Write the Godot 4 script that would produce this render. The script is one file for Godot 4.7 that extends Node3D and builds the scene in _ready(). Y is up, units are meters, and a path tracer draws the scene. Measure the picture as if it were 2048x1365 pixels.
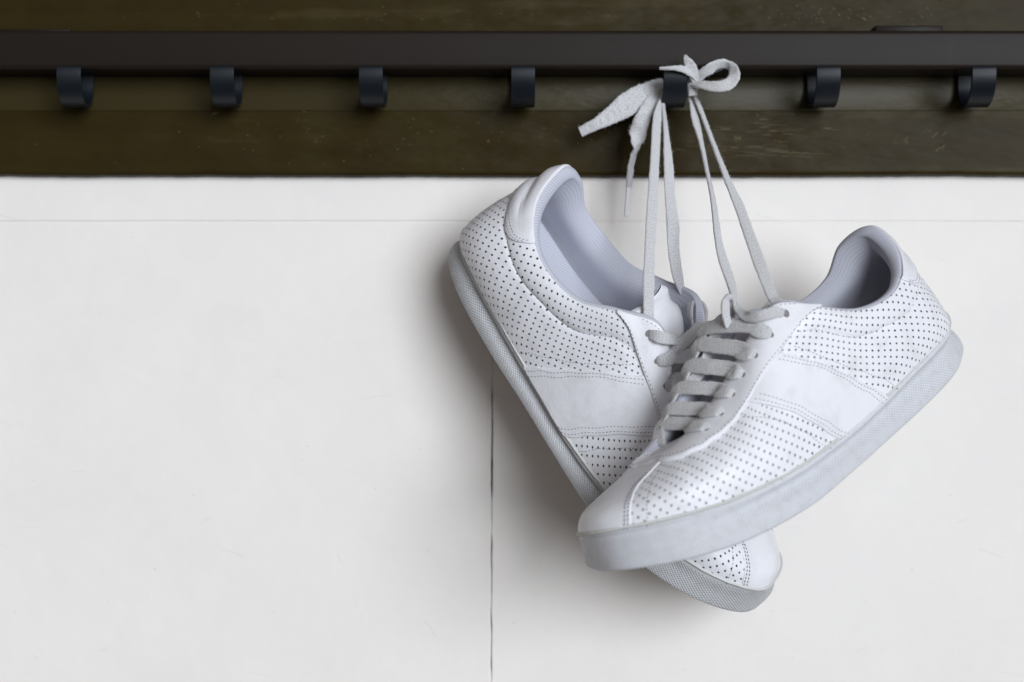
extends Node3D
# A pair of white perforated leather sneakers hung by their laces from a hook on a dark rail, above a white panelled wall.
# Metres; the wall's white face is z = 0, the camera looks along -z. Shoe nets are in millimetres round the shoe's own origin.

const LEFT_NET := [
	[Vector3(-128.1, -23.4, -8), Vector3(-117.7, -22.1, 10.6), Vector3(-97.9, -24.2, 23.3), Vector3(-64.5, -28.3, 32.1), Vector3(-30, -31.3, 38.8), Vector3(2.1, -33.7, 47.1), Vector3(36.7, -36.5, 53.8), Vector3(74, -36.7, 53.2), Vector3(106.4, -33.6, 43.1), Vector3(130.6, -29.7, 24.2), Vector3(138.8, -28.9, 0.2), Vector3(137.5, -30.2, -34.6), Vector3(110.9, -35, -41), Vector3(76.2, -38.9, -36), Vector3(37.3, -40.4, -27.9), Vector3(1.9, -39.7, -24.8), Vector3(-30.6, -38.4, -26.6), Vector3(-66, -36.3, -32.4), Vector3(-100.7, -33.2, -32.2), Vector3(-120.5, -28.6, -25.3)],
	[Vector3(-126.9, -2.4, -2.7), Vector3(-120.2, -4.1, 14.6), Vector3(-100.6, -5.9, 25.5), Vector3(-66.3, -11.8, 32.8), Vector3(-30.8, -18.1, 38.3), Vector3(1.9, -21.7, 46), Vector3(36.6, -22.6, 51.5), Vector3(73.9, -20.3, 50.2), Vector3(105.8, -16.1, 40.9), Vector3(127.6, -11.6, 23.6), Vector3(132, -10.9, 2.2), Vector3(127.6, -14.5, -30.2), Vector3(106.1, -17.8, -36.2), Vector3(74.2, -21.2, -32.3), Vector3(36.7, -22.6, -24.7), Vector3(1.5, -21, -21.7), Vector3(-31.1, -17.2, -23.4), Vector3(-66.2, -10.7, -28.9), Vector3(-99.9, -5.6, -27.9), Vector3(-118.2, -4.1, -20.2)],
	[Vector3(-125.8, 14.3, -0.8), Vector3(-118.8, 11.8, 20), Vector3(-100.7, 8, 31.7), Vector3(-67.4, 1.7, 36.5), Vector3(-32.6, -2, 38.5), Vector3(1.4, -1.3, 43.5), Vector3(33.4, -2.5, 48.6), Vector3(66.6, -3.7, 48.3), Vector3(97.6, -3.5, 40.4), Vector3(119.1, -3, 24.7), Vector3(126.8, -3.7, 3.1), Vector3(116.2, -6.2, -26.4), Vector3(95.1, -5.2, -33.1), Vector3(65.2, -3.2, -32.3), Vector3(32.9, -0.1, -28.2), Vector3(1.3, 2.5, -27.4), Vector3(-32.4, 2.8, -29.7), Vector3(-66.6, 7.1, -32), Vector3(-99.5, 12.9, -30.4), Vector3(-117.8, 14.8, -20.9)],
	[Vector3(-118.9, 39, -0.5), Vector3(-110.8, 31, 18.3), Vector3(-94.9, 22.3, 29.8), Vector3(-68.6, 15.6, 36), Vector3(-39.4, 16.3, 36.8), Vector3(-11.6, 26.7, 36.3), Vector3(17.9, 22.1, 37.7), Vector3(49.9, 9.1, 39.3), Vector3(79.6, 4, 32.1), Vector3(101.3, 1.8, 19.3), Vector3(109.9, 1.3, 2.5), Vector3(99.3, 2.6, -13.4), Vector3(77, 6.7, -16.2), Vector3(48.5, 14, -17.4), Vector3(17.7, 28.2, -20.1), Vector3(-11.4, 32.7, -26.1), Vector3(-39.4, 23, -30.1), Vector3(-68.7, 23.7, -30.6), Vector3(-94.8, 30.4, -27.1), Vector3(-110.5, 36.7, -17.5)],
	[Vector3(-107.4, 65.6, -1.5), Vector3(-102.8, 49.2, 15.7), Vector3(-88.2, 35.3, 25.3), Vector3(-69.5, 31, 31.5), Vector3(-47.4, 33.1, 33.2), Vector3(-27.6, 45.4, 31), Vector3(-7.7, 54.4, 25.1), Vector3(15, 34.9, 21.2), Vector3(35.9, 18.2, 19), Vector3(52.4, 9.1, 14.1), Vector3(61, 4.5, 1.5), Vector3(51.5, 13, -4.2), Vector3(35, 25.6, -4.5), Vector3(15.1, 44.7, -6.4), Vector3(-6.6, 64.5, -14.1), Vector3(-26.5, 52.7, -27.4), Vector3(-48, 40.8, -33.5), Vector3(-71.5, 41.7, -32.7), Vector3(-90.2, 47, -27.1), Vector3(-101.6, 60.2, -18.5)],
]
const LEFT_AT := Vector3(0.0611, -0.0274, 0.0620)
const LEFT_TURN := [Vector3(0.67171, -0.72737, 0.14051), Vector3(0.60716, 0.64920, 0.45814), Vector3(-0.42445, -0.22242, 0.87771)]
const RIGHT_NET := [
	[Vector3(-128.4, -28.1, 1.8), Vector3(-114.5, -28.3, -12.9), Vector3(-95.2, -30.3, -24.7), Vector3(-63.4, -32.8, -33.3), Vector3(-31.1, -34.8, -40.1), Vector3(-0.3, -35.7, -47.9), Vector3(33.8, -36.9, -53.5), Vector3(70.4, -35.3, -52.1), Vector3(101.5, -31.4, -42.2), Vector3(122.9, -28.2, -24.9), Vector3(128.5, -29.5, -4), Vector3(122.3, -31.2, 17.7), Vector3(94.2, -35.2, 29.8), Vector3(62.2, -37.8, 25.3), Vector3(27.3, -38, 19.5), Vector3(-5.1, -36.4, 17.2), Vector3(-35.9, -34.7, 18.1), Vector3(-70.5, -33.1, 24.3), Vector3(-104.8, -31.5, 22.7), Vector3(-124.1, -29.7, 15.5)],
	[Vector3(-121.2, -5, 2.2), Vector3(-112, -7.9, -13.4), Vector3(-94.7, -9.3, -24.2), Vector3(-63.6, -12.9, -31.6), Vector3(-31.2, -17.5, -37.5), Vector3(-0.2, -18.9, -44.2), Vector3(33.8, -18.6, -48.7), Vector3(69.9, -15.8, -47.2), Vector3(100.2, -11.1, -38.2), Vector3(120.6, -8.3, -22.6), Vector3(126.5, -10.5, -4.3), Vector3(120.4, -16, 14.4), Vector3(95.7, -19.5, 26.3), Vector3(65, -22.3, 22.6), Vector3(30.2, -23, 17.2), Vector3(-2.6, -21, 15.1), Vector3(-33.7, -17.1, 16.2), Vector3(-67.4, -11, 22.6), Vector3(-99.7, -6.5, 21.6), Vector3(-116.1, -5.8, 15.5)],
	[Vector3(-117.8, 11.5, 3.4), Vector3(-107.7, 8.4, -14.8), Vector3(-92.8, 5.8, -27.9), Vector3(-63.5, 1.4, -34), Vector3(-31.9, -0.7, -36.6), Vector3(0.3, 1.4, -41.2), Vector3(31.3, 1.1, -45.6), Vector3(63.4, 0.4, -45), Vector3(93.2, 0.6, -37.4), Vector3(114.1, -0.1, -23), Vector3(123, -3.3, -4.3), Vector3(113.6, -8, 15.2), Vector3(91.4, -8.1, 23.4), Vector3(62.2, -6.8, 22.3), Vector3(31.2, -3.8, 19.6), Vector3(0.4, -1.3, 19.4), Vector3(-32.1, -1, 21.5), Vector3(-64.5, 3.4, 26.5), Vector3(-95.4, 9.2, 25.9), Vector3(-111.8, 11.5, 18.8)],
	[Vector3(-108.9, 33.7, 4.1), Vector3(-101.2, 27.4, -13.6), Vector3(-88, 20.2, -26.1), Vector3(-64.8, 14.8, -33.5), Vector3(-37.7, 16.4, -35), Vector3(-11.1, 27, -34.4), Vector3(17.4, 23.6, -35.3), Vector3(48.5, 12, -36.2), Vector3(77.3, 7.3, -29.2), Vector3(98.7, 4.1, -17.4), Vector3(107.7, 1.2, -2.3), Vector3(100.6, -1.5, 9.2), Vector3(81.9, 1.3, 8.4), Vector3(54.7, 7.6, 9.2), Vector3(23.2, 20.2, 11.6), Vector3(-7.8, 24.2, 17.8), Vector3(-36, 14.9, 22.1), Vector3(-63.2, 15.7, 26), Vector3(-87, 22.9, 24.3), Vector3(-101.2, 30.2, 17.5)],
	[Vector3(-97.1, 55.7, 5.3), Vector3(-94.7, 44.3, -12.1), Vector3(-83.5, 32.7, -23.1), Vector3(-66.6, 28.8, -30), Vector3(-45.1, 31.5, -31.8), Vector3(-24.8, 42.5, -29.8), Vector3(-5.9, 52.7, -23.5), Vector3(16.7, 36.7, -18.2), Vector3(37.2, 21.2, -15.8), Vector3(52.8, 10.7, -12.2), Vector3(63.3, 5.8, 0.5), Vector3(62, 11.1, 5.2), Vector3(50.9, 20.7, 4.3), Vector3(31.2, 35.3, 4.4), Vector3(5.9, 50.5, 10.1), Vector3(-18.7, 39.4, 23.9), Vector3(-41.5, 28.4, 31.1), Vector3(-62.5, 28.2, 31), Vector3(-78.4, 34.9, 27.8), Vector3(-89.3, 49.6, 21.9)],
]
const RIGHT_AT := Vector3(0.1350, -0.0314, 0.1214)
const RIGHT_TURN := [Vector3(-0.82427, -0.42207, 0.37741), Vector3(-0.36690, 0.90584, 0.21172), Vector3(-0.43124, 0.03604, -0.90152)]

# where the lace goes through the near panel (t, v), over its edge and over the far edge
const EYELET_T := [5.70, 6.07, 6.46, 6.82, 7.10, 7.34, 7.62]
const EYELET_V := [0.935, 0.88, 0.875, 0.88, 0.855, 0.815, 0.79]
const NEAR_EDGE := [6.2, 6.58, 7.0, 7.42, 7.87, 8.4, 8.9]
const FAR_EDGE := [6.2, 6.4, 6.68, 7.1, 7.6, 8.15, 8.75]

var rng := RandomNumberGenerator.new()
var M := {}
var frames := []          # the run of the ribbon made last: [position, side, normal, width]

# ------------------------------------------------------------------ small helpers
func numbered(called: String) -> String:
	if not has_node(called):
		return called
	var k := 1
	while has_node("%s_%03d" % [called, k]):
		k += 1
	return "%s_%03d" % [called, k]

func thing(called: String, label: String, category: String, at := Vector3.ZERO, basis_ := Basis(), group := "") -> Node3D:
	var o := Node3D.new()
	o.name = numbered(called)
	add_child(o)
	o.transform = Transform3D(basis_, at)
	o.set_meta("label", label)
	o.set_meta("category", category)
	if group:
		o.set_meta("group", group)
	return o

func part(called: String, mesh: Mesh, mat: Material, parent: Node3D, at := Vector3.ZERO, label := "") -> MeshInstance3D:
	var o := MeshInstance3D.new()
	o.name = called
	o.mesh = mesh
	o.material_override = mat
	o.position = at
	parent.add_child(o, true)
	if label:
		o.set_meta("label", label)
	return o

func spline(P: Array, x: float):          # piecewise linear table [[x, y], ...]
	if x <= P[0][0]:
		return P[0][1]
	for i in range(1, P.size()):
		if x <= P[i][0]:
			return lerpf(P[i - 1][1], P[i][1], (x - P[i - 1][0]) / (P[i][0] - P[i - 1][0]))
	return P[-1][1]

func smoothed(P: Array, x: float) -> float:   # the same table, rounded
	return 0.25 * spline(P, x - 0.03 * (P[-1][0] - P[0][0])) + 0.5 * spline(P, x) + 0.25 * spline(P, x + 0.03 * (P[-1][0] - P[0][0]))

func catmull(a, b, c, d, f: float):
	return (b * 2.0 + (c - a) * f + (a * 2.0 - b * 5.0 + c * 4.0 - d) * f * f + (b * 3.0 - a - c * 3.0 + d) * f * f * f) * 0.5

func grid_mesh(P: PackedVector3Array, nu: int, nv: int, closed: bool, UV: PackedVector2Array, outward := PackedVector3Array()) -> ArrayMesh:
	# P[v * nu + u]; smooth normals; triangles turned so that the normals agree with «outward» (or point away from the middle)
	var n := P.size()
	var N := PackedVector3Array()
	N.resize(n)
	var I := PackedInt32Array()
	var mid := Vector3.ZERO
	for p in P:
		mid += p
	mid /= n
	var lean := 0.0
	var last := nu if closed else nu - 1
	for v in nv - 1:
		for u in last:
			var a := v * nu + u
			var b := v * nu + (u + 1) % nu
			var c := a + nu
			var d := b + nu
			var f := (P[b] - P[a]).cross(P[c] - P[a])
			var g := (P[d] - P[b]).cross(P[c] - P[b])
			N[a] += f
			N[b] += f + g
			N[c] += f + g
			N[d] += g
			lean += f.dot(outward[a]) if outward.size() else f.dot(P[a] - mid)
			I.append_array(PackedInt32Array([a, c, b, b, c, d]))
	if lean < 0.0:
		for i in range(0, I.size(), 3):
			var k := I[i + 1]
			I[i + 1] = I[i + 2]
			I[i + 2] = k
	var s := 1.0 if lean >= 0.0 else -1.0
	for i in n:
		N[i] = N[i].normalized() * s if N[i].length_squared() > 1e-30 else Vector3.UP
	var arrays := []
	arrays.resize(Mesh.ARRAY_MAX)
	arrays[Mesh.ARRAY_VERTEX] = P
	arrays[Mesh.ARRAY_NORMAL] = N
	arrays[Mesh.ARRAY_TEX_UV] = UV
	arrays[Mesh.ARRAY_INDEX] = I
	var m := ArrayMesh.new()
	m.add_surface_from_arrays(Mesh.PRIMITIVE_TRIANGLES, arrays)
	return m

func box_mesh(sx: float, sy: float, sz: float, r: float, steps := 3) -> ArrayMesh:
	# a box whose long edges along x are rounded (profile in y, z swept along x) with closed ends
	var prof := []
	for q in 4:
		var c := Vector2((sy / 2 - r) * (1 if q == 0 or q == 3 else -1), (sz / 2 - r) * (1 if q < 2 else -1))
		for k in steps + 1:
			var a := PI / 2 * q + PI / 2 * k / steps
			prof.append(c + r * Vector2(cos(a), sin(a)))
	var st := SurfaceTool.new()
	st.begin(Mesh.PRIMITIVE_TRIANGLES)
	var n := prof.size()
	var e := minf(r, sx * 0.1)
	var rings := [[-sx / 2, 0.94], [-sx / 2 + e, 1.0], [sx / 2 - e, 1.0], [sx / 2, 0.94]]
	if r < 0.0006:
		rings = [[-sx / 2, 1.0], [sx / 2, 1.0]]
	for k in rings.size() - 1:
		for i in n:
			var j := (i + 1) % n
			var a := Vector3(rings[k][0], prof[i].x * rings[k][1], prof[i].y * rings[k][1])
			var b := Vector3(rings[k][0], prof[j].x * rings[k][1], prof[j].y * rings[k][1])
			var c := Vector3(rings[k + 1][0], prof[i].x * rings[k + 1][1], prof[i].y * rings[k + 1][1])
			var d := Vector3(rings[k + 1][0], prof[j].x * rings[k + 1][1], prof[j].y * rings[k + 1][1])
			for p in [a, c, b, b, c, d]:
				st.set_uv(Vector2(p.x * 1000.0, (p.y + p.z) * 1000.0))
				st.add_vertex(p)
	for s in 2:
		var x: float = rings[0][0] if s == 0 else rings[-1][0]
		var g: float = rings[0][1]
		for i in n:
			var j := (i + 1) % n
			var a := Vector3(x, prof[i].x * g, prof[i].y * g)
			var b := Vector3(x, prof[j].x * g, prof[j].y * g)
			for p in ([Vector3(x, 0, 0), a, b] if s == 0 else [Vector3(x, 0, 0), b, a]):
				st.set_uv(Vector2(p.y * 1000.0, p.z * 1000.0))
				st.add_vertex(p)
	st.generate_normals()
	return st.commit()

# ------------------------------------------------------------------ ribbons (laces)
func ribbon(keys: Array, thick: float, per := 10, wav := 0.0, seed_ := 1) -> ArrayMesh:
	# keys: [position, face normal, width]; Catmull-Rom along them, rounded flat section, metres
	var sec := [Vector2(-1, 0), Vector2(-0.93, 0.75), Vector2(-0.7, 1), Vector2(-0.35, 0.86), Vector2(0, 0.95), Vector2(0.35, 0.86), Vector2(0.7, 1), Vector2(0.93, 0.75), Vector2(1, 0), Vector2(0.93, -0.75), Vector2(0.7, -1), Vector2(0.35, -0.86), Vector2(0, -0.95), Vector2(-0.35, -0.86), Vector2(-0.7, -1), Vector2(-0.93, -0.75), Vector2(-1, 0)]
	var ns := sec.size()
	var pos := PackedVector3Array()
	var nor := PackedVector3Array()
	var wid := PackedFloat32Array()
	var n := keys.size()
	for i in n - 1:
		for k in (per if i < n - 2 else per + 1):
			var f := float(k) / per
			var a = keys[maxi(i - 1, 0)]
			var b = keys[i]
			var c = keys[i + 1]
			var d = keys[mini(i + 2, n - 1)]
			pos.append(catmull(a[0], b[0], c[0], d[0], f))
			nor.append(b[1].lerp(c[1], f * f * (3 - 2 * f)).normalized())
			wid.append(maxf(0.0006, catmull(a[2], b[2], c[2], d[2], f)))
	var noise := FastNoiseLite.new()
	noise.seed = seed_
	noise.frequency = 0.11
	var P := PackedVector3Array()
	var UV := PackedVector2Array()
	var O := PackedVector3Array()
	var length := 0.0
	frames = []
	for i in pos.size():
		var t := (pos[mini(i + 1, pos.size() - 1)] - pos[maxi(i - 1, 0)]).normalized()
		var side := t.cross(nor[i]).normalized()
		var nn := side.cross(t).normalized()
		if i > 0:
			length += pos[i].distance_to(pos[i - 1])
		var w := wid[i] * (1.0 + 0.10 * noise.get_noise_1d(length * 9000.0))
		var curl := noise.get_noise_1d(length * 2500.0 + 500.0) * wav
		frames.append([pos[i], side, nn, w])
		for k in ns:
			var q: Vector2 = sec[k]
			P.append(pos[i] + side * (q.x * w / 2) + nn * (q.y * thick / 2 + curl * w * (q.x * q.x - 0.4)))
			O.append(nn * q.y + side * q.x)
			UV.append(Vector2(length * 1000.0 / 8.0, float(k) / (ns - 1) * 2.0))
	return grid_mesh(P, ns, pos.size(), false, UV, O)

func fuzz(on: MeshInstance3D, thick: float, per_mm := 2.2) -> void:
	# worn cotton: stray fibres along the edges and faces of the lace made last
	var st := SurfaceTool.new()
	st.begin(Mesh.PRIMITIVE_TRIANGLES)
	for i in frames.size() - 1:
		var L: float = frames[i][0].distance_to(frames[i + 1][0]) * 1000.0
		var n := int(L * per_mm + rng.randf())
		for k in n:
			var f := rng.randf()
			var c: Vector3 = frames[i][0].lerp(frames[i + 1][0], f)
			var e := 1.0 if rng.randf() < 0.5 else -1.0
			var x := e * (1.0 if rng.randf() < 0.7 else rng.randf())
			var p: Vector3 = c + frames[i][1] * (x * frames[i][3] * 0.49) + frames[i][2] * (thick * 0.4)
			var d: Vector3 = (frames[i][1] * x * rng.randf_range(0.4, 1.0) + frames[i][2] * rng.randf_range(0.1, 0.9) + (frames[i + 1][0] - frames[i][0]).normalized() * rng.randf_range(-1.0, 1.0)).normalized()
			var w: Vector3 = d.cross(frames[i][2]).normalized() * 0.00009
			var q: Vector3 = p + d * rng.randf_range(0.0004, 0.0013)
			st.add_vertex(p - w)
			st.add_vertex(q)
			st.add_vertex(p + w)
	st.generate_normals()
	var o := part("fuzz", st.commit(), M.lace, on)
	o.set_meta("kind", "stuff")

# ------------------------------------------------------------------ the shoe's surface
class Last:
	# net: sole edge + four loops (feather line .. topline / throat) of 20 stations; t runs round the shoe from the heel (0) by the near side to the toe (10), negative on the far side; v runs up from the sole
	const NT := 400
	const NV := 100
	var net: Array
	var pos := PackedVector3Array()
	var nor := PackedVector3Array()
	var pos0 := PackedVector3Array()
	var nor0 := PackedVector3Array()
	var along := PackedFloat32Array()
	var cum := PackedFloat32Array()
	var up := PackedFloat32Array()
	var sgn := 1.0
	var noise := FastNoiseLite.new()

	func loop(k: int, t: float) -> Vector3:
		var u := fposmod(t, 20.0)
		var i := int(u)
		var f := u - i
		var r: Array = net[k]
		var a: Vector3 = r[(i + 19) % 20]
		var b: Vector3 = r[i % 20]
		var c: Vector3 = r[(i + 1) % 20]
		var d: Vector3 = r[(i + 2) % 20]
		return (b * 2.0 + (c - a) * f + (a * 2.0 - b * 5.0 + c * 4.0 - d) * f * f + (b * 3.0 - a - c * 3.0 + d) * f * f * f) * 0.5

	static func crease(t: float) -> float:
		var x := absf(t)
		if x < 2.3:
			return 0.68
		return 0.68 + 0.075 * smoothstep(2.3, 3.4, x) + 0.06 * smoothstep(4.2, 5.4, x)

	func build(net_: Array, sgn_: float, seed_: int) -> void:
		net = net_
		sgn = sgn_
		noise.seed = seed_
		noise.frequency = 0.035
		pos.resize((NT) * (NV + 1))
		nor.resize((NT) * (NV + 1))
		for i in NT:
			var t := i * 20.0 / NT
			var c := [loop(1, t), loop(2, t), loop(3, t), loop(4, t)]
			for j in NV + 1:
				var x := 3.0 * j / NV
				pos[j * NT + i] = c[0] * (-(x - 1) * (x - 2) * (x - 3) / 6.0) + c[1] * (x * (x - 2) * (x - 3) / 2.0) - c[2] * (x * (x - 1) * (x - 3) / 2.0) + c[3] * (x * (x - 1) * (x - 2) / 6.0)
		normals()
		# padding of the collar and softness of worn leather
		pos0 = pos.duplicate()
		nor0 = nor.duplicate()
		var moved := pos.duplicate()
		for i in NT:
			var t := i * 20.0 / NT
			if t > 10.0:
				t -= 20.0
			var at := absf(t)
			var fade := 1.0 - smoothstep(4.9, 5.6, at)
			var cr := crease(t)
			for j in NV + 1:
				var v := float(j) / NV
				var q := j * NT + i
				var h := 0.0
				if v > cr:
					var y := (v - cr) / (1.0 - cr)
					h = (2.4 if sgn > 0.0 else 1.5) * fade * pow(sin(PI * clampf(y * 0.86 + 0.0, 0.0, 1.0)), 0.75)
				else:
					h = -(0.9 if sgn > 0.0 else 0.5) * fade * exp(-pow((cr - v) / 0.03, 2.0))
				# the tab at the heel has one soft fold across it
				if at < 2.2:
					h -= 2.3 * (1.0 - smoothstep(0.35, 1.75, at)) * exp(-pow((v - 0.82 - 0.02 * t) / 0.055, 2.0))
					h -= 0.45 * exp(-pow((at - 1.05) / 0.35, 2.0)) * exp(-pow((v - 0.80 - 0.05 * (t - 1.0)) / 0.022, 2.0))
				h += 0.40 * noise.get_noise_3dv(pos[q]) + 0.16 * noise.get_noise_3dv(pos[q] * 2.7)
				# walking creases across the ball of the foot
				var ball := exp(-pow((at - 7.6) / 0.7, 2.0)) * smoothstep(0.25, 0.5, v) * (1.0 - smoothstep(0.66, 0.72, v))
				h += 0.35 * ball * sin(pos[q].x * 0.55 + 2.0 * noise.get_noise_3dv(pos[q] * 0.6))
				moved[q] = pos[q] + nor[q] * h
		pos = moved
		normals()
		along.resize(NT + 1)
		along[0] = 0.0
		var row := int(NV * 0.4) * NT
		for i in NT:
			along[i + 1] = along[i] + pos0[row + i].distance_to(pos0[row + (i + 1) % NT])
		cum.resize((NT + 1) * (NV + 1))
		for j in NV + 1:
			cum[j * (NT + 1)] = 0.0
			for i in NT:
				cum[j * (NT + 1) + i + 1] = cum[j * (NT + 1) + i] + pos0[j * NT + i].distance_to(pos0[j * NT + (i + 1) % NT])
		up.resize(NT * (NV + 1))
		for i in NT:
			up[i] = 0.0
			for j in NV:
				up[(j + 1) * NT + i] = up[j * NT + i] + pos0[j * NT + i].distance_to(pos0[(j + 1) * NT + i])

	func normals() -> void:
		for j in NV + 1:
			for i in NT:
				var a := pos[j * NT + (i + 1) % NT] - pos[j * NT + (i + NT - 1) % NT]
				var b := pos[mini(j + 1, NV) * NT + i] - pos[maxi(j - 1, 0) * NT + i]
				nor[j * NT + i] = (a.cross(b) * sgn).normalized()

	func cell(t: float, v: float) -> Array:
		var u := fposmod(t, 20.0) * NT / 20.0
		var i := int(u) % NT
		var w := clampf(v, 0.0, 1.0) * NV
		var j := mini(int(w), NV - 1)
		return [i, (i + 1) % NT, u - int(u), j, w - j]

	func S(t: float, v: float) -> Vector3:
		var c := cell(t, v)
		return pos[c[3] * NT + c[0]].lerp(pos[c[3] * NT + c[1]], c[2]).lerp(pos[(c[3] + 1) * NT + c[0]].lerp(pos[(c[3] + 1) * NT + c[1]], c[2]), c[4])

	func Nn(t: float, v: float) -> Vector3:
		var c := cell(t, v)
		return nor[c[3] * NT + c[0]].lerp(nor[c[3] * NT + c[1]], c[2]).lerp(nor[(c[3] + 1) * NT + c[0]].lerp(nor[(c[3] + 1) * NT + c[1]], c[2]), c[4]).normalized()

	func S0(t: float, v: float) -> Vector3:
		var c := cell(t, v)
		return pos0[c[3] * NT + c[0]].lerp(pos0[c[3] * NT + c[1]], c[2]).lerp(pos0[(c[3] + 1) * NT + c[0]].lerp(pos0[(c[3] + 1) * NT + c[1]], c[2]), c[4])

	func N0(t: float, v: float) -> Vector3:
		var c := cell(t, v)
		return nor0[c[3] * NT + c[0]].lerp(nor0[c[3] * NT + c[1]], c[2]).lerp(nor0[(c[3] + 1) * NT + c[0]].lerp(nor0[(c[3] + 1) * NT + c[1]], c[2]), c[4]).normalized()

	func round_at(t: float) -> float:
		var c := cell(t, 0.0)
		return lerpf(along[c[0]], along[c[0] + 1], c[2])

	func run(t: float, v: float) -> float:     # mm walked round the shoe from the heel at height v
		var c := cell(t, v)
		var r := []
		for j in [c[3], c[3] + 1]:
			var k: int = j * (NT + 1)
			var x := lerpf(cum[k + c[0]], cum[k + c[0] + 1], c[2])
			if t < 0.0 and fposmod(t, 20.0) > 0.0:
				x -= cum[k + NT]
			r.append(x)
		return lerpf(r[0], r[1], c[4])

	func uv(t: float, v: float, ref := 0.0) -> Vector2:
		var c := cell(t, v)
		var y := lerpf(lerpf(up[c[3] * NT + c[0]], up[c[3] * NT + c[1]], c[2]), lerpf(up[(c[3] + 1) * NT + c[0]], up[(c[3] + 1) * NT + c[1]], c[2]), c[4])
		var x := run(t, v)
		if ref != 0.0:
			x += run(ref, 0.4) - run(ref, v)
		return Vector2(x, y)

	func off(t: float, v: float, h: float) -> Vector3:     # metres
		return (S(t, v) + Nn(t, v) * h) * 0.001

# boundaries of the cut pieces, read as t over v or v over t
const BAND_BACK := [[0.0, 3.62], [0.2, 3.80], [0.42, 4.22], [0.53, 4.66], [0.61, 5.12], [0.76, 5.80]]
const BAND_FRONT := [[0.0, 4.92], [0.21, 5.14], [0.39, 5.60], [0.56, 6.18], [0.70, 6.62], [0.76, 6.85]]
const QUARTER_END := [[0.0, 3.78], [0.2, 3.96], [0.42, 4.38], [0.53, 4.82], [0.61, 5.28], [0.72, 5.85], [0.8, 5.72], [0.86, 5.5], [0.92, 5.3], [1.0, 5.0]]
const TOE_SEAM := [[0.0, 8.63], [0.2, 8.68], [0.44, 8.70], [0.62, 8.76], [0.76, 8.72], [0.9, 8.75]]
const STAY_EDGE := [[4.9, 1.0], [5.0, 0.96], [5.12, 0.92], [5.30, 0.855], [5.54, 0.785], [5.85, 0.75], [6.2, 0.732], [6.6, 0.70], [7.0, 0.67], [7.5, 0.665], [7.85, 0.675], [8.2, 0.715], [8.6, 0.775], [9.05, 0.84], [10.0, 0.87]]
const TAB_EDGE := [[0.0, 0.63], [0.8, 0.645], [1.2, 0.66], [1.5, 0.68], [1.75, 0.71], [1.9, 0.77], [2.0, 0.86], [2.1, 0.98]]

func ramp(n: int, lo := 0.012, hi := 0.012) -> Array:
	# parameters across a piece with a folded-under rim at both ends: [parameter, share of the height]
	var r := [[0.0, -0.35], [0.0, 0.45], [lo * 0.35, 0.82], [lo, 0.97]]
	for i in n + 1:
		r.append([lo * 1.8 + (1.0 - lo * 1.8 - hi * 1.8) * i / n, 1.0])
	r.append_array([[1.0 - hi, 0.97], [1.0 - hi * 0.35, 0.82], [1.0, 0.45], [1.0, -0.35]])
	return r

func piece(s: Last, f: Callable, na: int, nb: int, h: float, turned := 0.0, la := 0.012, lb := 0.012, ref := 0.0) -> ArrayMesh:
	# f(a, b) -> Vector2(t, v): a cut piece of leather, h mm proud of the lining, its rim turned down all round
	var A := ramp(na, la, la)
	var B := ramp(nb, lb, lb)
	var P := PackedVector3Array()
	var UV := PackedVector2Array()
	var O := PackedVector3Array()
	var rot := Vector2(cos(turned), sin(turned))
	for b in B:
		for a in A:
			var q: Vector2 = f.call(a[0], b[0])
			P.append(s.off(q.x, q.y, h * minf(a[1], b[1])))
			O.append(s.Nn(q.x, q.y))
			var w := s.uv(q.x, q.y, ref)
			UV.append(Vector2(w.x * rot.x - w.y * rot.y, w.x * rot.y + w.y * rot.x))
	return grid_mesh(P, A.size(), B.size(), false, UV, O)

func stitch_line(st: SurfaceTool, s: Last, f: Callable, h: float, step := 2.0, long := 1.35, fat := 0.42) -> void:
	# stitches of thread lying in the leather along f(x) -> Vector2(t, v), x = 0..1
	var last := Vector3.INF
	var walked := 0.0
	var prev := Vector2.ZERO
	for i in 601:
		var q: Vector2 = f.call(i / 600.0)
		var p := s.off(q.x, q.y, h) * 1000.0
		if last != Vector3.INF:
			walked += p.distance_to(last)
		if last == Vector3.INF or walked >= step:
			walked = 0.0
			var q2: Vector2 = f.call(minf(i / 600.0 + 0.004, 1.0))
			var n := s.Nn(q.x, q.y)
			var d := (s.off(q2.x, q2.y, h) * 1000.0 - p)
			if d.length() > 1e-4:
				d = d.normalized()
				var w := d.cross(n).normalized()
				d = (d + w * rng.randf_range(-0.22, 0.22)).normalized()
				w = d.cross(n).normalized()
				var L := long * rng.randf_range(0.85, 1.1)
				var c: Array = []
				for e in [[-0.5, 0.0], [-0.22, 0.5], [0.22, 0.5], [0.5, 0.0]]:
					for k in [[-0.5, -0.25], [-0.3, 0.8], [0.3, 0.8], [0.5, -0.25]]:
						c.append((p + d * (e[0] * L) + w * (k[0] * fat * (0.6 + e[1])) + n * (k[1] * fat * (0.25 + e[1]) - 0.12)) * 0.001)
				for r in 3:
					for k in 3:
						var a: int = r * 4 + k
						for x in [a, a + 4, a + 1, a + 1, a + 4, a + 5]:
							st.add_vertex(c[x])
		last = p

func thickness(t: float, v: float) -> float:
	# how far the inner lining lies under the outer face: a padded collar, thin towards the toe
	var pad := 1.0 - smoothstep(4.8, 6.0, absf(t))
	var body := lerpf(2.2, 3.2, pad)
	return body + pad * (4.6 * exp(-pow((v - 0.86) / 0.15, 2.0)) - 0.6 * exp(-pow((v - 0.55) / 0.08, 2.0)))

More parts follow.
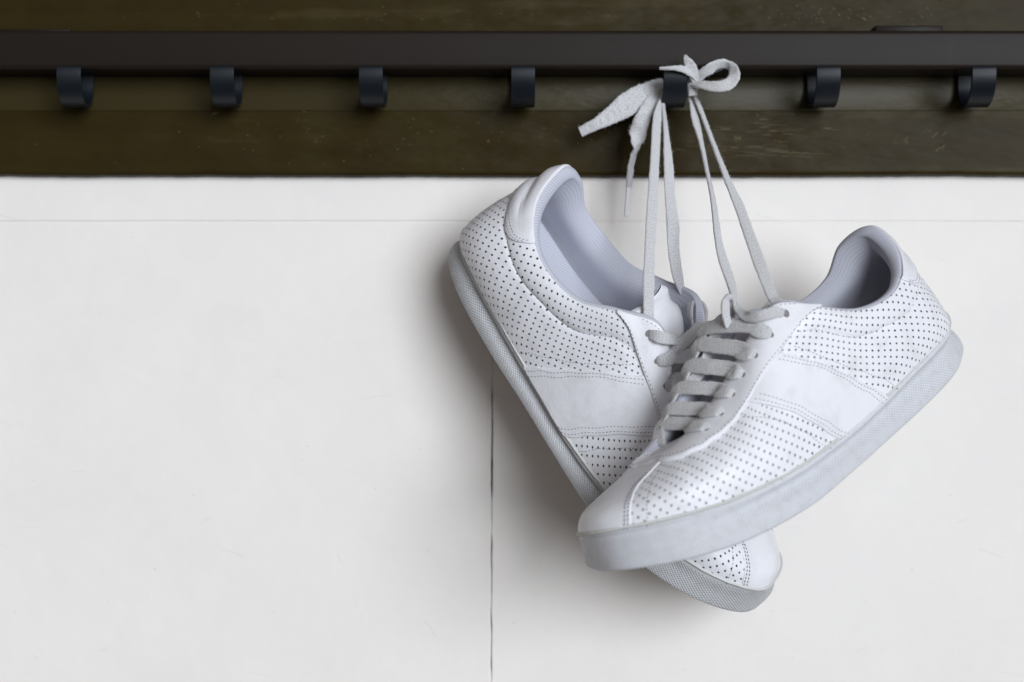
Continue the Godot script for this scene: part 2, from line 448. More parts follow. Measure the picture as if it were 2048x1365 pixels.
func make_shoe(called: String, label: String, net: Array, at: Vector3, turn: Array, side: float, seed_: int, bed: float) -> Array:
	var s := Last.new()
	s.build(net, side, seed_)
	rng.seed = seed_
	var o := thing(called, label, "sneaker", at, Basis(turn[0], turn[1], turn[2]), "pair of white sneakers hung from the rack")

	# ---- sole: rubber wall with a rounded lip, worn edge and tread plate
	var NS := 300
	var rows := [0.0, 0.0, 0.03, 0.08, 0.081, 0.16, 0.26, 0.38, 0.5, 0.62, 0.74, 0.84, 0.91, 0.96, 0.99, 1.01, 1.015]
	var outs := [-1.2, 0.0, 0.7, 1.1, 1.1, 1.1, 0.8, 0.5, 0.4, 0.4, 0.4, 0.4, 0.35, 0.15, -0.6, -3.5, -6.0]
	var P := PackedVector3Array()
	var UV := PackedVector2Array()
	var O := PackedVector3Array()
	var feather := []
	var outv := []
	var dist := 0.0
	for i in NS:
		var t := i * 20.0 / NS
		feather.append(s.loop(1, t))
	for i in NS:
		var g: Vector3 = feather[(i + 1) % NS] - feather[(i + NS - 1) % NS]
		g.y = 0.0
		var n := g.normalized().cross(Vector3.UP) * side
		outv.append(n)
	for r in rows.size():
		dist = 0.0
		for i in NS:
			var t := i * 20.0 / NS
			if t > 10.0:
				t -= 20.0
			var a: Vector3 = feather[i]
			var b := s.loop(0, t)
			var f: float = rows[r]
			var p := a.lerp(b, minf(f, 1.0))
			if f > 1.0:
				p.y -= (f - 1.0) * 26.0
			if r == 0:
				p.y += 0.4
			elif r <= 2:
				p.y += 1.1
			# undercut below the lip at heel and waist, as worn cup soles have
			var cut := 1.0 - smoothstep(6.2, 8.0, absf(t))
			var deep := -3.0 * cut * exp(-pow((f - 0.29) / 0.15, 2.0)) + 0.5 * cut * exp(-pow((f - 0.72) / 0.15, 2.0))
			deep += 0.22 * s.noise.get_noise_3dv(p * 0.8)
			p += outv[i] * (outs[r] + deep)
			P.append(p * 0.001)
			O.append(outv[i] + Vector3.UP * (0.8 if f < 0.05 else (-1.5 if f > 1.0 else 0.0)))
			UV.append(Vector2(dist, f * 24.0) if r > 3 else Vector2(0.575, 0))
			dist += feather[i].distance_to(feather[(i + 1) % NS])
	# close the loop with a doubled last column
	var P2 := PackedVector3Array()
	var UV2 := PackedVector2Array()
	var O2 := PackedVector3Array()
	for r in rows.size():
		for i in NS + 1:
			P2.append(P[r * NS + i % NS])
			O2.append(O[r * NS + i % NS])
			UV2.append((Vector2(dist, rows[r] * 24.0) if r > 3 else Vector2(0.575, 0)) if i == NS else UV[r * NS + i])
	var sole := part("sole", grid_mesh(P2, NS + 1, rows.size(), false, UV2, O2), M.rubber if side > 0.0 else M.rubber_worn, o)
	# tread plate under the wall
	var TP := PackedVector3Array()
	var TU := PackedVector2Array()
	var TO := PackedVector3Array()
	var base := (rows.size() - 1) * NS
	for k in 11:
		for i in NS / 2 + 1:
			var p := P[base + i].lerp(P[base + (NS - i) % NS], k / 10.0)
			TP.append(p + Vector3(0, -0.0006 if (k > 0 and k < 10) else 0.0, 0))
			TU.append(Vector2(p.x, p.z) * 1000.0)
			TO.append(Vector3.DOWN)
	part("tread", grid_mesh(TP, NS / 2 + 1, 11, false, TU, TO), M.rubber, sole)
	# bead of cut thread and glue between sole and upper
	var beads := []
	for i in 201:
		var t := i * 0.1
		var p := s.loop(1, t)
		var n: Vector3 = outv[int(i * 1.5) % NS]
		beads.append([(p + n * 1.2 + Vector3.UP * (1.5 + 0.25 * s.noise.get_noise_1d(i * 30.0))) * 0.001, (Vector3.UP + n).normalized(), 0.0016 + 0.0003 * s.noise.get_noise_1d(i * 17.0)])
	part("welt", ribbon(beads, 0.0013, 2, 0.0, seed_), M.welt, sole)

	# ---- lining shell that shows through the perforations
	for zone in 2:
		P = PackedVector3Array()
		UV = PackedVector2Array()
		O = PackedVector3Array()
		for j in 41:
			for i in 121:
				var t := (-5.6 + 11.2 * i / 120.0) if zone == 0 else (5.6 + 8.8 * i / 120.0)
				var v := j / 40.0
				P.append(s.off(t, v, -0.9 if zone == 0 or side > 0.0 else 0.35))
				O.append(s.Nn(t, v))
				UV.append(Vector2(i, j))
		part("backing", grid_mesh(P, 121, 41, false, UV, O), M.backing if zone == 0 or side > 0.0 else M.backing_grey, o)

	# ---- leather pieces
	part("quarter", piece(s, func(a, b): return Vector2((a * 2.0 - 1.0) * smoothed(QUARTER_END, b), b), 120, 60, 1.1, -0.66, 0.004, 0.008), M.perforated, o)
	for k in [1.0, -1.0]:
		part("vamp", piece(s, func(a, b): return Vector2(k * lerpf(smoothed(BAND_FRONT, b * 0.8) - 0.12, smoothed(TOE_SEAM, b * 0.8) + 0.1, a), b * 0.8), 60, 44, 1.1, -0.66, 0.008, 0.01, k * 7.0), M.perforated, o)
		part("side_band", piece(s, func(a, b): return Vector2(k * lerpf(smoothed(BAND_BACK, b * 0.76), smoothed(BAND_FRONT, b * 0.76), a), b * 0.76), 34, 44, 2.0, 0.0, 0.016, 0.012), M.leather, o)
	part("toe_cap", piece(s, func(a, b): return Vector2(lerpf(smoothed(TOE_SEAM, b * 0.9), 20.0 - smoothed(TOE_SEAM, b * 0.9), a), b * 0.9), 60, 44, 1.6, 0.0, 0.01, 0.012), M.leather, o)
	part("eyestay", piece(s, func(a, b): return stay(a, b), 150, 26, 2.9, 0.0, 0.0035, 0.035), M.leather, o)
	part("heel_tab", piece(s, func(a, b): return Vector2((a * 2.0 - 1.0) * 2.1, lerpf(smoothed(TAB_EDGE, absf(a * 2.0 - 1.0) * 2.1), 1.0, b)), 60, 30, 2.3, 0.0, 0.012, 0.03), M.leather, o)

	# ---- stitching
	var st := SurfaceTool.new()
	st.begin(Mesh.PRIMITIVE_TRIANGLES)
	for k in [1.0, -1.0]:
		for d in [0.075, 0.175]:
			stitch_line(st, s, func(x): return Vector2(k * (smoothed(BAND_BACK, 0.02 + x * 0.72) + d), 0.02 + x * 0.72), 2.0)
			stitch_line(st, s, func(x): return Vector2(k * (smoothed(BAND_FRONT, 0.02 + x * 0.66) - d), 0.02 + x * 0.66), 2.0)
			stitch_line(st, s, func(x): return Vector2(k * (smoothed(TOE_SEAM, 0.02 + x * 0.72) + d * 0.7), 0.02 + x * 0.72), 1.9)
		stitch_line(st, s, func(x): return Vector2(k * (smoothed(BAND_BACK, x * 0.74) - 0.24), x * 0.74), 1.1)
		stitch_line(st, s, func(x): return Vector2(k * (smoothed(BAND_FRONT, x * 0.66) + 0.26), x * 0.66), 1.1)
		stitch_line(st, s, func(x): return Vector2(k * (smoothed(TOE_SEAM, x * 0.7) - 0.3), x * 0.7), 1.1)
		stitch_line(st, s, func(x): return Vector2(k * (2.3 + 3.0 * x), Last.crease(2.3 + 3.0 * x) - 0.012), 1.1)
	stitch_line(st, s, func(x): return stay(0.01 + 0.98 * x, 0.09), 2.9)
	stitch_line(st, s, func(x): return stay(0.06 + 0.88 * x, 0.93), 2.9, 2.2)
	stitch_line(st, s, func(x): return stay(0.40 + 0.20 * x, 0.45), 2.9)
	for d in [0.035, 0.075]:
		stitch_line(st, s, func(x): return Vector2((x * 2.0 - 1.0) * 1.98, smoothed(TAB_EDGE, absf(x * 2.0 - 1.0) * 1.98) + d * (0.6 + 0.4 * absf(x * 2.0 - 1.0))), 2.3)
	st.generate_normals()
	var sm := part("stitching", st.commit(), M.thread, o)
	sm.set_meta("kind", "stuff")

	# ---- padded collar and lining: rolls over the topline and runs down inside
	P = PackedVector3Array()
	UV = PackedVector2Array()
	O = PackedVector3Array()
	var NC := 240
	for j in 44:
		for i in NC + 1:
			var t := i * 20.0 / NC
			if t > 10.0:
				t -= 20.0
			var n := s.N0(t, 1.0)
			var top := s.S0(t, 1.0)
			var pad := 1.0 - smoothstep(5.0, 6.2, absf(t))
			var upd := (top - s.S0(t, 0.97)).normalized()
			var outer := lerpf(2.2, 1.2 + 0.9 * (1.0 - smoothstep(1.9, 2.2, absf(t))), pad)
			var total := thickness(t, 1.0) + outer
			var p: Vector3
			var nn: Vector3
			if j < 14:
				var a := PI * j / 13.0
				p = top + n * (outer - total / 2 + cos(a) * total / 2) + upd * (sin(a) * lerpf(0.9, 2.0, pad))
				nn = n * cos(a) + upd * sin(a)
			else:
				var v := 1.0 - (j - 13) / 30.0 * 0.92
				p = s.S0(t, v) - s.N0(t, v) * thickness(t, v)
				nn = -s.N0(t, v)
			P.append(p * 0.001)
			O.append(nn)
			UV.append(Vector2(s.round_at(i * 20.0 / NC) if i < NC else s.along[400], j * 1.6))
	part("lining", grid_mesh(P, NC + 1, 44, false, UV, O), M.mesh, o)
	# footbed
	P = PackedVector3Array()
	UV = PackedVector2Array()
	O = PackedVector3Array()
	for k in 29:
		for i in 81:
			var t := i * 0.125
			var lift := lerpf(bed, 0.10, smoothstep(5.0, 9.0, t))
			var a := s.S0(t, lift) - s.N0(t, lift) * (thickness(t, lift) + 1.6)
			var b := s.S0(-t, lift) - s.N0(-t, lift) * (thickness(t, lift) + 1.6)
			var f := k / 28.0
			var p := a.lerp(b, f) + Vector3(0, -1.0 * sin(PI * f) - 3.0 * (1.0 - smoothstep(0.0, 0.08, minf(f, 1.0 - f))), 0)
			P.append(p * 0.001)
			O.append(Vector3.UP)
			UV.append(Vector2(p.x, p.z))
	part("insole", grid_mesh(P, 81, 29, false, UV, O), M.mesh, o)
	return [o, s]

func stay(a: float, b: float) -> Vector2:
	# the lace panel: a runs from the near collar round the front of the throat to the far collar, b from its outer edge to the throat
	var t := lerpf(4.92, 15.08, a)
	var m := t if t <= 10.0 else 20.0 - t
	return Vector2(t, lerpf(smoothed(STAY_EDGE, m), 1.0, b))

# ------------------------------------------------------------------ laces on the shoe
func lace_bar(o: Node3D, s: Last, i: int, w: float, seed_: int, right: bool) -> void:
	# out of the near eyelet, over both edges of the throat, down to the far eyelet
	var t: float = EYELET_T[i]
	var v: float = EYELET_V[i]
	var te: float = NEAR_EDGE[i]
	var tf: float = -(FAR_EDGE[i] if right else NEAR_EDGE[i] + 0.42)
	var tz: float = tf + 0.5
	var k := []
	var mm := 0.001
	var a := s.S(t, v) + s.Nn(t, v) * 4.0
	var b := s.S(tf, 1.0)
	var d: Vector3 = s.S(te + 0.5, 1.0) - s.S(te - 0.5, 1.0) + s.S(tf - 0.5, 1.0) - s.S(tf + 0.5, 1.0)
	var c := b - a
	var up := c.cross(d).normalized()
	if up.dot(s.Nn(te, 0.95)) < 0.0:
		up = -up
	b += up * 4.2
	c = b - a
	var edge := s.S(te, 1.0) + up * 4.4
	var half := s.off(lerpf(t, te, 0.5), lerpf(v, 1.0, 0.5), 4.2) / mm
	var ne := (s.Nn(t, v) + up * 1.2).normalized()
	k.append([(s.S(t, v) + s.Nn(t, v) * 1.6 - c.normalized() * 0.6) * mm, ne, w * 0.42])
	k.append([(a + c.normalized() * 1.6 + s.Nn(t, v) * 0.4) * mm, ne, w * 0.82])
	k.append([half * mm, (ne + up).normalized(), w])
	k.append([edge * mm, up, w])
	k.append([(edge.lerp(b, 0.5) + up * rng.randf_range(0.3, 1.3)) * mm, up, w * rng.randf_range(0.98, 1.06)])
	k.append([b * mm, up, w])
	var outw := (s.Nn(tf, 0.9) + up).normalized()
	k.append([(s.S(tf, 0.96) + outw * 4.4) * mm, (outw + up).normalized(), w])
	k.append([(s.S(lerpf(tf, tz, 0.6), 0.9) + s.Nn(lerpf(tf, tz, 0.6), 0.9) * 3.9) * mm, outw, w * 0.8])
	k.append([s.off(tz, 0.87, 1.6), outw, w * 0.42])
	fuzz(part("lace", ribbon(k, 0.0018, 8, 0.10, seed_), M.lace, o), 0.0018)

func lace_under(o: Node3D, s: Last, side: float, t0: float, t1: float, seed_: int) -> void:
	# the lace runs on under the panel from one eyelet to the next
	var k := []
	for i in 7:
		var t := lerpf(t0, t1, i / 6.0)
		k.append([(s.S(t * side, 1.0) - s.Nn(t * side, 1.0) * (3.2 + 0.8 * sin(i * 2.3)) + (s.S(-t * side, 1.0) - s.S(t * side, 1.0)).normalized() * (2.2 + 1.2 * sin(i * 1.7))) * 0.001, s.Nn(t * side, 1.0), 0.006])
	part("lace", ribbon(k, 0.0015, 6, 0.1, seed_), M.lace, o)

func eyelets(o: Node3D, s: Last) -> void:
	for k in [1.0, -1.0]:
		for i in EYELET_T.size():
			var t: float = EYELET_T[i] * k
			var v: float = EYELET_V[i]
			var n := s.Nn(t, v)
			var a := (s.S(t + 0.05, v) - s.S(t, v)).normalized()
			var P := PackedVector3Array()
			var UV := PackedVector2Array()
			var O := PackedVector3Array()
			var r := [1.75, 1.6, 1.45, 1.3, 1.15, 0.1]
			var h := [2.86, 2.98, 2.96, 2.93, 2.91, 2.9]
			for j in 6:
				for q in 14:
					var g := TAU * q / 14
					P.append((s.S(t, v) + n * h[j] + (a * cos(g) + n.cross(a) * sin(g) * 1.25) * r[j]) * 0.001)
					O.append(n)
					UV.append(Vector2(q, j))
			part("eyelet", grid_mesh(P, 14, 6, true, UV, O), M.eyelet, o)

func tongue(o: Node3D, s: Last, shift: float, sink: float, length: float, tilt: float, skew: float) -> void:
	var P := PackedVector3Array()
	var UV := PackedVector2Array()
	var O := PackedVector3Array()
	var NA := 28
	for side in 2:
		for j in NA + 1:
			var f := float(j) / NA
			var t := lerpf(9.3, 5.75, minf(f / 0.72, 1.0))
			var a := s.S(t, 1.0)
			var b := s.S(-t, 1.0)
			var c := (a + b) * 0.5
			var fwd := ((s.S(5.9, 1.0) + s.S(-5.9, 1.0)) * 0.5 - (s.S(7.0, 1.0) + s.S(-7.0, 1.0)) * 0.5).normalized()
			if f > 0.72:
				c += fwd * (f - 0.72) / 0.28 * length
			var more := maxf(f - 0.72, 0.0) / 0.28 * skew
			var across := (a - b).normalized()
			var up := across.cross(fwd)
			if up.y < 0:
				up = -up
			var half := lerpf(12.0, 20.0, smoothstep(0.0, 0.85, f)) * (1.0 - 0.35 * pow(smoothstep(0.86, 1.0, f), 2.0))
			for k in 17:
				var x := (k / 16.0 - 0.5) * 2.0
				var edge := 1.0 - pow(absf(x), 8.0)
				var p := c + across * (x * half + shift * smoothstep(0.3, 1.0, f)) - up * (sink + 5.0 * x * x + x * tilt * f)
				p -= fwd * more * x
				p += up * ((1.6 if side == 0 else -1.6) * edge * (1.0 if f < 0.985 else 0.3))
				p += up * (0.9 * exp(-pow((f - 0.93) / 0.012, 2.0)) + 0.9 * exp(-pow((f - 0.86) / 0.012, 2.0)) + 0.7 * exp(-pow((f - 0.80) / 0.014, 2.0))) * (-1.0 if side == 0 else 0.0) * edge
				p += up * s.noise.get_noise_3dv(p * 1.2) * 1.3
				P.append(p * 0.001)
				O.append(up if side == 0 else -up)
				UV.append(Vector2(x * half, f * 110.0))
	var top := grid_mesh(P.slice(0, 17 * (NA + 1)), 17, NA + 1, false, UV.slice(0, 17 * (NA + 1)), O.slice(0, 17 * (NA + 1)))
	var low := grid_mesh(P.slice(17 * (NA + 1)), 17, NA + 1, false, UV.slice(17 * (NA + 1)), O.slice(17 * (NA + 1)))
	var tg := part("tongue", top, M.leather, o)
	part("tongue_lining", low, M.mesh, tg)

func at(x: float, y: float, z: float) -> Vector3:
	# where a point seen at x, y of the photograph lies, z metres in front of the wall
	var d := (0.9 - z) / 3000.0
	return Vector3((x - 1024.0) * d, (682.5 - y) * d, z)

func strand(o: Node3D, called: String, keys: Array, thick: float, mat: Material, seed_: int, wav := 0.15) -> MeshInstance3D:
	# keys: [x, y, z (mm), width (mm), twist (degrees about the strand, 0 = flat to the front)]
	var inv := o.transform.affine_inverse()
	var pts := []
	for k in keys:
		pts.append(at(k[0], k[1], k[2] * 0.001))
	var out := []
	for i in keys.size():
		var t := (pts[mini(i + 1, keys.size() - 1)] - pts[maxi(i - 1, 0)] as Vector3).normalized()
		var n := (Vector3.BACK - t * t.dot(Vector3.BACK)).normalized().rotated(t, deg_to_rad(keys[i][4]))
		out.append([inv * (pts[i] as Vector3), inv.basis * n, keys[i][3] * 0.001])
	var made := part(called, ribbon(out, thick, 12, wav, seed_), mat, o)
	if mat == M.lace:
		fuzz(made, thick)
	return made

# ------------------------------------------------------------------ materials
func noise_tex(size: int, freq: float, oct: int, seed_: int, lo: Color, hi: Color, normal := false, bump := 4.0, type := FastNoiseLite.TYPE_SIMPLEX_SMOOTH) -> NoiseTexture2D:
	var n := FastNoiseLite.new()
	n.seed = seed_
	n.frequency = freq
	n.noise_type = type
	n.fractal_octaves = oct
	var t := NoiseTexture2D.new()
	t.width = size
	t.height = size
	t.seamless = true
	t.noise = n
	if normal:
		t.as_normal_map = true
		t.bump_strength = bump
	else:
		var g := Gradient.new()
		g.set_color(0, lo)
		g.set_color(1, hi)
		t.color_ramp = g
	return t

func height_tex(size: int, f: Callable, bump: float) -> ImageTexture:
	var im := Image.create(size, size, false, Image.FORMAT_RGBA8)
	for y in size:
		for x in size:
			var h: float = f.call(x / float(size), y / float(size))
			im.set_pixel(x, y, Color(h, h, h))
	im.bump_map_to_normal_map(bump)
	return ImageTexture.create_from_image(im)

func color_tex(w: int, h: int, f: Callable, alpha := false) -> ImageTexture:
	var im := Image.create(w, h, false, Image.FORMAT_RGBA8)
	for y in h:
		for x in w:
			im.set_pixel(x, y, f.call(x / float(w), y / float(h)))
	return ImageTexture.create_from_image(im)

func plain(c: Color, rough: float, spec := 0.5) -> StandardMaterial3D:
	var m := StandardMaterial3D.new()
	m.albedo_color = c.linear_to_srgb()
	m.roughness = rough
	m.metallic_specular = spec
	return m

func soiled(m: StandardMaterial3D, tex: Texture2D, scale: float) -> void:
	# wear: a second, coarser layer that multiplies the colour
	m.detail_enabled = true
	m.detail_albedo = tex
	m.detail_blend_mode = BaseMaterial3D.BLEND_MODE_MUL
	m.detail_uv_layer = BaseMaterial3D.DETAIL_UV_2
	m.uv2_triplanar = true
	m.uv2_scale = Vector3.ONE * scale

func stain_tex(seed_: int, freq: float, tone: Color, from: float, to: float) -> NoiseTexture2D:
	var t := noise_tex(512, freq, 5, seed_, Color.WHITE, Color.WHITE)
	var g := Gradient.new()
	g.offsets = PackedFloat32Array([0.0, from, to, 1.0])
	g.colors = PackedColorArray([Color(1, 1, 1), Color(1, 1, 1), tone, tone])
	t.color_ramp = g
	return t

func marks_tex() -> ImageTexture:
	# scuffs, drips and specks on the painted wall
	var n := 1024
	var im := Image.create(n, n, false, Image.FORMAT_RGBA8)
	var a := FastNoiseLite.new()
	a.seed = 61
	a.frequency = 0.006
	a.fractal_octaves = 4
	for y in n:
		for x in n:
			var g := 1.0 - 0.006 * smoothstep(0.0, 0.6, a.get_noise_2d(x, y * 0.7))
			im.set_pixel(x, y, Color(g, g * 0.999, g * 0.996))
	rng.seed = 314
	for i in 150:
		var x := rng.randf() * n
		var y := rng.randf() * n
		var d := Vector2.RIGHT.rotated(rng.randf_range(-0.5, 0.5) if rng.randf() < 0.6 else rng.randf() * TAU)
		var len_ := rng.randf_range(1.0, 4.0) if rng.randf() < 0.72 else rng.randf_range(10.0, 46.0)
		var dark := rng.randf_range(0.03, 0.16) * (0.35 if len_ > 6.0 else 1.0)
		for q in int(len_):
			var px := posmod(int(x + d.x * q), n)
			var py := posmod(int(y + d.y * q + 0.004 * q * q), n)
			var c := im.get_pixel(px, py)
			im.set_pixel(px, py, Color(c.r * (1.0 - dark), c.g * (1.0 - dark * 1.1), c.b * (1.0 - dark * 1.25)))
	return ImageTexture.create_from_image(im)

func materials() -> void:
	var grain := noise_tex(512, 0.035, 3, 3, Color.BLACK, Color.WHITE, true, 5.0, FastNoiseLite.TYPE_CELLULAR)
	var white := Color(0.79, 0.79, 0.835)
	# smooth leather
	var m := plain(white, 0.46, 0.5)
	m.albedo_texture = noise_tex(512, 0.006, 4, 11, Color(0.985, 0.985, 0.985), Color(1, 1, 1))
	m.normal_enabled = true
	m.normal_texture = grain
	m.normal_scale = 0.22
	m.uv1_triplanar = true
	m.uv1_scale = Vector3.ONE * 22.0
	var grime := stain_tex(71, 0.012, Color(0.945, 0.94, 0.935), 0.58, 0.92)
	soiled(m, grime, 7.0)
	M.leather = m
	# perforated leather: the holes are cut through the sheet
	m = plain(white, 0.46, 0.5)
	var nz := FastNoiseLite.new()
	nz.seed = 5
	nz.frequency = 0.9
	var cells := 12
	var jitter := []
	rng.seed = 77
	for i in cells * cells:
		jitter.append([rng.randf_range(-0.02, 0.02), rng.randf_range(-0.02, 0.02), rng.randf_range(0.138, 0.155)])
	m.albedo_texture = color_tex(768, 768, func(x, y):
		var cx := int(x * cells)
		var cy := int(y * cells)
		var j: Array = jitter[cy * cells + cx]
		var d := Vector2(x * cells - cx - 0.5 - j[0], y * cells - cy - 0.5 - j[1]).length()
		var rim := smoothstep(j[2] + 0.09, j[2] - 0.02, d)
		var g := 1.0 - 0.10 * rim
		return Color(g, g, g, smoothstep(j[2] - 0.03, j[2] + 0.03, d)))
	m.uv1_scale = Vector3.ONE / (3.85 * cells)
	m.transparency = BaseMaterial3D.TRANSPARENCY_ALPHA_SCISSOR
	m.alpha_scissor_threshold = 0.5
	m.normal_enabled = true
	m.normal_texture = grain
	m.normal_scale = 0.2
	soiled(m, grime, 7.0)
	M.perforated = m
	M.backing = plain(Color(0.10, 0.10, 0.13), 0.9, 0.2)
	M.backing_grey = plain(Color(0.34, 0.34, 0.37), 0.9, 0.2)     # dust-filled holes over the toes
	# rubber with a fine knurl
	m = plain(Color(0.74, 0.75, 0.79), 0.6, 0.4)
	m.albedo_texture = color_tex(64, 64, func(x, y):
		var k := 0.5 + 0.25 * (cos(TAU * (x + y)) + cos(TAU * (x - y)))
		var g := lerpf(0.74, 1.0, k)
		return Color(g, g, g * 0.995))
	m.normal_enabled = true
	m.normal_texture = height_tex(64, func(x, y): return 0.5 + 0.25 * (cos(TAU * (x + y)) + cos(TAU * (x - y))), 8.0)
	m.normal_scale = 1.9
	m.uv1_scale = Vector3(1.0 / 2.3, 1.0 / 1.9, 1.0)
	soiled(m, stain_tex(72, 0.03, Color(0.955, 0.95, 0.94), 0.5, 0.9), 9.0)
	M.rubber = m
	var smooth: StandardMaterial3D = m.duplicate()
	smooth.normal_scale = 0.55
	smooth.albedo_texture = color_tex(64, 64, func(x, y):
		var k := 0.5 + 0.25 * (cos(TAU * (x + y)) + cos(TAU * (x - y)))
		var g := lerpf(0.88, 1.0, k)
		return Color(g, g, g))
	smooth.albedo_color = Color(0.68, 0.69, 0.735).linear_to_srgb()
	M.rubber_worn = smooth
	M.welt = plain(Color(0.60, 0.60, 0.585), 0.8, 0.3)
	M.thread = plain(Color(0.20, 0.20, 0.24), 0.9, 0.2)
	M.eyelet = plain(Color(0.22, 0.21, 0.22), 0.7, 0.3)
	# knitted mesh of collar, lining and footbed
	m = plain(Color(0.60, 0.61, 0.70), 0.95, 0.2)
	var knit := func(x, y): return 0.5 + 0.3 * cos(TAU * x) * (0.6 + 0.4 * cos(TAU * 2.0 * y)) + 0.12 * cos(TAU * 2.0 * y + PI * x)
	m.albedo_texture = color_tex(64, 64, func(x, y):
		var h := clampf(0.5 + 0.3 * cos(TAU * x) * (0.6 + 0.4 * cos(TAU * 2.0 * y)) + 0.12 * cos(TAU * 2.0 * y + PI * x), 0.0, 1.0)
		var g := lerpf(0.84, 1.0, smoothstep(0.2, 0.7, h))
		return Color(g, g, g))
	m.normal_enabled = true
	m.normal_texture = height_tex(64, knit, 6.0)
	m.normal_scale = 0.45
	m.uv1_scale = Vector3(1.0 / 1.3, 1.0 / 2.6, 1.0)
	m.rim_enabled = true
	m.rim = 0.25
	M.mesh = m
	# flat woven cotton, grey from wear
	m = plain(Color(0.775, 0.772, 0.79), 0.95, 0.15)
	rng.seed = 41
	var speck := FastNoiseLite.new()
	speck.frequency = 14.0
	speck.fractal_octaves = 3
	m.albedo_texture = color_tex(256, 128, func(x, y):
		var n := speck.get_noise_2d(x, y) + 0.6 * speck.get_noise_2d(x * 3.0 + 9.0, y * 3.0)
		var g := clampf(0.95 + 0.26 * n, 0.55, 1.0)
		return Color(g, g, g * 1.0))
	m.uv1_scale = Vector3(0.5, 1.0, 1.0)
	m.normal_enabled = true
	m.normal_texture = height_tex(128, func(x, y): return 0.5 + 0.22 * sin(TAU * (x * 16.0 + absf(fmod(y * 6.0, 1.0) - 0.5) * 2.0)) + 0.25 * absf(sin(PI * y * 12.0)), 7.0)
	m.normal_scale = 0.8
	m.rim_enabled = true
	m.rim = 0.4
	M.lace = m
	M.aglet = plain(Color(0.70, 0.70, 0.72), 0.3, 0.5)
	# painted wall, board, rail
	m = plain(Color(0.82, 0.785, 0.758), 0.55, 0.35)
	m.albedo_texture = noise_tex(1024, 0.004, 4, 21, Color(0.985, 0.985, 0.987), Color(1, 1, 1))
	m.normal_enabled = true
	m.normal_texture = noise_tex(1024, 0.02, 4, 8, Color.BLACK, Color.WHITE, true, 3.0)
	m.normal_scale = 0.12
	m.uv1_triplanar = true
	m.uv1_scale = Vector3.ONE * 2.6
	soiled(m, marks_tex(), 2.2)
	M.wall = m
	M.gap = plain(Color(0.035, 0.024, 0.016), 0.9, 0.2)
	m = plain(Color(0.86, 0.80, 0.68), 0.5, 0.16)
	m.albedo_texture = board_paint()
	m.roughness = 0.34
	m.normal_enabled = true
	m.normal_texture = noise_tex(1024, 0.012, 4, 9, Color.BLACK, Color.WHITE, true, 4.0)
	m.normal_scale = 0.35
	M.board = m
	m = plain(Color(0.040, 0.031, 0.012), 0.36, 0.26)
	m.normal_enabled = true
	m.normal_texture = M.board.normal_texture
	m.normal_scale = 0.3
	m.uv1_scale = Vector3(0.004, 0.02, 1)
	M.strip = m
	m = plain(Color(0.0155, 0.0112, 0.0088), 0.42, 0.24)
	m.normal_enabled = true
	m.normal_texture = noise_tex(512, 0.2, 2, 14, Color.BLACK, Color.WHITE, true, 2.0)
	m.normal_scale = 0.25
	m.uv1_triplanar = true
	m.uv1_scale = Vector3.ONE * 14.0
	M.rail = m
	m = plain(Color(0.006, 0.009, 0.013), 0.42, 0.36)
	m.normal_enabled = true
	m.normal_texture = M.rail.normal_texture
	m.normal_scale = 0.15
	m.uv1_triplanar = true
	m.uv1_scale = Vector3.ONE * 14.0
	M.hook = m

